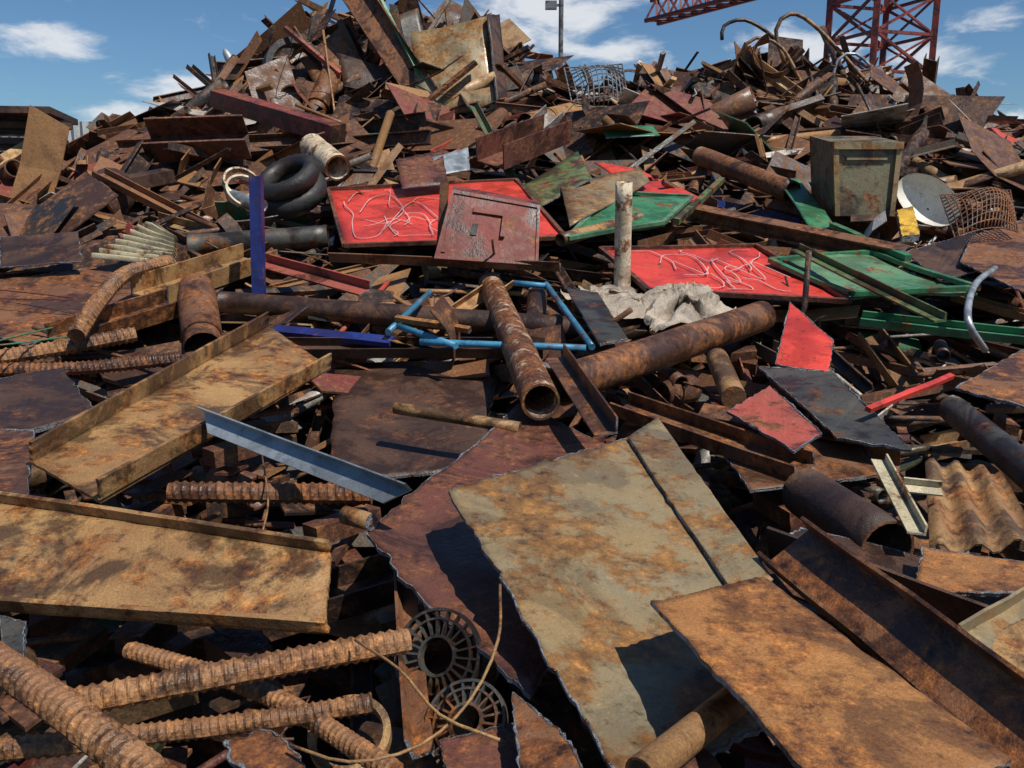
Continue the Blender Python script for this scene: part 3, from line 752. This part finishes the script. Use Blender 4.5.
tube_into(mb,[Vector((x,25,0)),Vector((x,25,10))],.065,None,10,1); hexa(mb,[Vector((x-.42+dx*.3,24.9+dy*.2,7.95+dz*.2)) for dz in(0,1) for dx,dy in((0,0),(1,0),(1,1),(0,1))]); strut(mb,Vector((x-.12,25,8.05)),Vector((x,25,8.05)),.06)
build('floodlight_pole',mb,['grey_paint','grey_paint'])
mb=MB(); b=P(238,90,0,d=20); hd=P(230,60,0,d=20)
tube_into(mb,[Vector((b.x,20,0)),Vector((b.x,20,hd.z-.4)),hd+Vector((.05,0,-.2))],.04,None,10,.3)
vs=[];fs=[]
for j in range(7):
    for i in range(14):
        a=6.28318*i/14;t=math.pi*(j+.05)/6.1; vs.append(hd+Vector((math.sin(t)*math.cos(a)*.11-.1*math.cos(t),math.sin(t)*math.sin(a)*.1,math.cos(t)*.24)))
for j in range(6):
    for i in range(14): fs.append((j*14+i,j*14+(i+1)%14,(j+1)*14+(i+1)%14,(j+1)*14+i))
mb.add(vs,fs,1,True); build('street_lamp',mb,['grey_paint','galv'])
vs=[];fs=[];n=360
for i in range(n+1):
    x=-24+18*i/n; y=20.3+.05*math.sin(i*1.5707)
    vs+=[Vector((x,y,0)),Vector((x,y,4.7))]
for i in range(n): fs.append((2*i,2*i+2,2*i+3,2*i+1))
mb=MB(); mb.add(vs,fs); build('corrugated_wall',mb,['fence_grey'])
lm=bpy.data.materials.new('foliage'); lm.use_nodes=True; nt=lm.node_tree; g=nn(nt,'ShaderNodeNewGeometry')
nt.links.new(ramp(nt,noise_n(nt,g.outputs['Position'],1.5,4),[(.35,(.02,.05,.015)),(.65,(.07,.13,.035))]),nt.nodes['Principled BSDF'].inputs['Base Color'])
mb=MB()
for i in range(60):
    c=Vector((U(24,60),U(58,66),U(2.0,6.2)-.3)); r=U(1,1.9)
    for k in range(130):
        d=Vector((random.gauss(0,1),random.gauss(0,1),random.gauss(0,1))).normalized()*r*U(.6,1.05); s=U(.12,.3)
        p=c+d; a=Vector((U(-1,1),U(-1,1),U(-1,1))).normalized()*s; b=a.cross(Vector((U(-1,1),U(-1,1),U(-1,1)))).normalized()*s
        mb.add([p-a,p+b,p+a,p-b],[(0,1,2,3)])
build('distant_trees',mb,[lm],origin=(0,0,0))
# ================================================================= light and sky
SD=Vector((.40,-.36,.84)).normalized()
el=math.asin(SD.z); az=math.atan2(SD.x,SD.y)
sl=bpy.data.lights.new('sun','SUN'); sl.energy=5.0; sl.angle=math.radians(.5); sl.color=(1,.95,.86)
so=bpy.data.objects.new('sun',sl); sc.collection.objects.link(so); so.rotation_euler=SD.to_track_quat('Z','Y').to_euler(); so.location=(0,0,20)
w=bpy.data.worlds.new("World"); sc.world=w; w.use_nodes=True; nt=w.node_tree; bg=nt.nodes['Background']
sky=nn(nt,'ShaderNodeTexSky',sky_type='NISHITA',sun_disc=False); sky.sun_elevation=el; sky.sun_rotation=az; sky.air_density=1.0; sky.dust_density=.3; sky.ozone_density=3
tc=nn(nt,'ShaderNodeTexCoord'); D=tc.outputs['Generated']
mp=nn(nt,'ShaderNodeMapping'); mp.inputs['Scale'].default_value=(1,1,2.6); nt.links.new(D,mp.inputs[0])
cn=noise_n(nt,mp.outputs[0],13,8,.6,.3)
acc=None
for (u,v,su,sv,k) in ((30,40,90,16,.75),(195,90,80,18,1),(118,116,50,16,1),(545,22,130,46,1),(800,50,70,26,1),(935,58,54,18,1),(1000,124,50,18,1),(980,20,40,12,.8),(620,45,60,20,.9)):
    d=ray(u,v).normalized(); s=nn(nt,'ShaderNodeVectorMath',operation='SUBTRACT'); nt.links.new(D,s.inputs[0]); s.inputs[1].default_value=d
    q=nn(nt,'ShaderNodeVectorMath',operation='MULTIPLY'); nt.links.new(s.outputs[0],q.inputs[0]); q.inputs[1].default_value=(F/su,F/su,F/sv)
    L=nn(nt,'ShaderNodeVectorMath',operation='LENGTH'); nt.links.new(q.outputs[0],L.inputs[0])
    mr=nn(nt,'ShaderNodeMapRange',interpolation_type='SMOOTHSTEP'); nt.links.new(L.outputs['Value'],mr.inputs[0]); mr.inputs[1].default_value=1.35; mr.inputs[2].default_value=.2; mr.inputs[3].default_value=0; mr.inputs[4].default_value=k
    if acc is None: acc=mr.outputs[0]
    else:
        x=nn(nt,'ShaderNodeMath',operation='MAXIMUM'); nt.links.new(acc,x.inputs[0]); nt.links.new(mr.outputs[0],x.inputs[1]); acc=x.outputs[0]
ad=nn(nt,'ShaderNodeMath',operation='MULTIPLY_ADD'); nt.links.new(acc,ad.inputs[0]); ad.inputs[1].default_value=.34; nt.links.new(cn,ad.inputs[2])
cm=nn(nt,'ShaderNodeMapRange',interpolation_type='SMOOTHSTEP'); nt.links.new(ad.outputs[0],cm.inputs[0]); cm.inputs[1].default_value=.60; cm.inputs[2].default_value=.88; cm.inputs[4].default_value=.92
tint=mix(nt,1.0,sky.outputs[0],(.74,1.0,1.22),'MULTIPLY')
col=mix(nt,cm.outputs[0],tint,(11.2,11.6,12.2))
nt.links.new(col,bg.inputs[0]); bg.inputs[1].default_value=.068
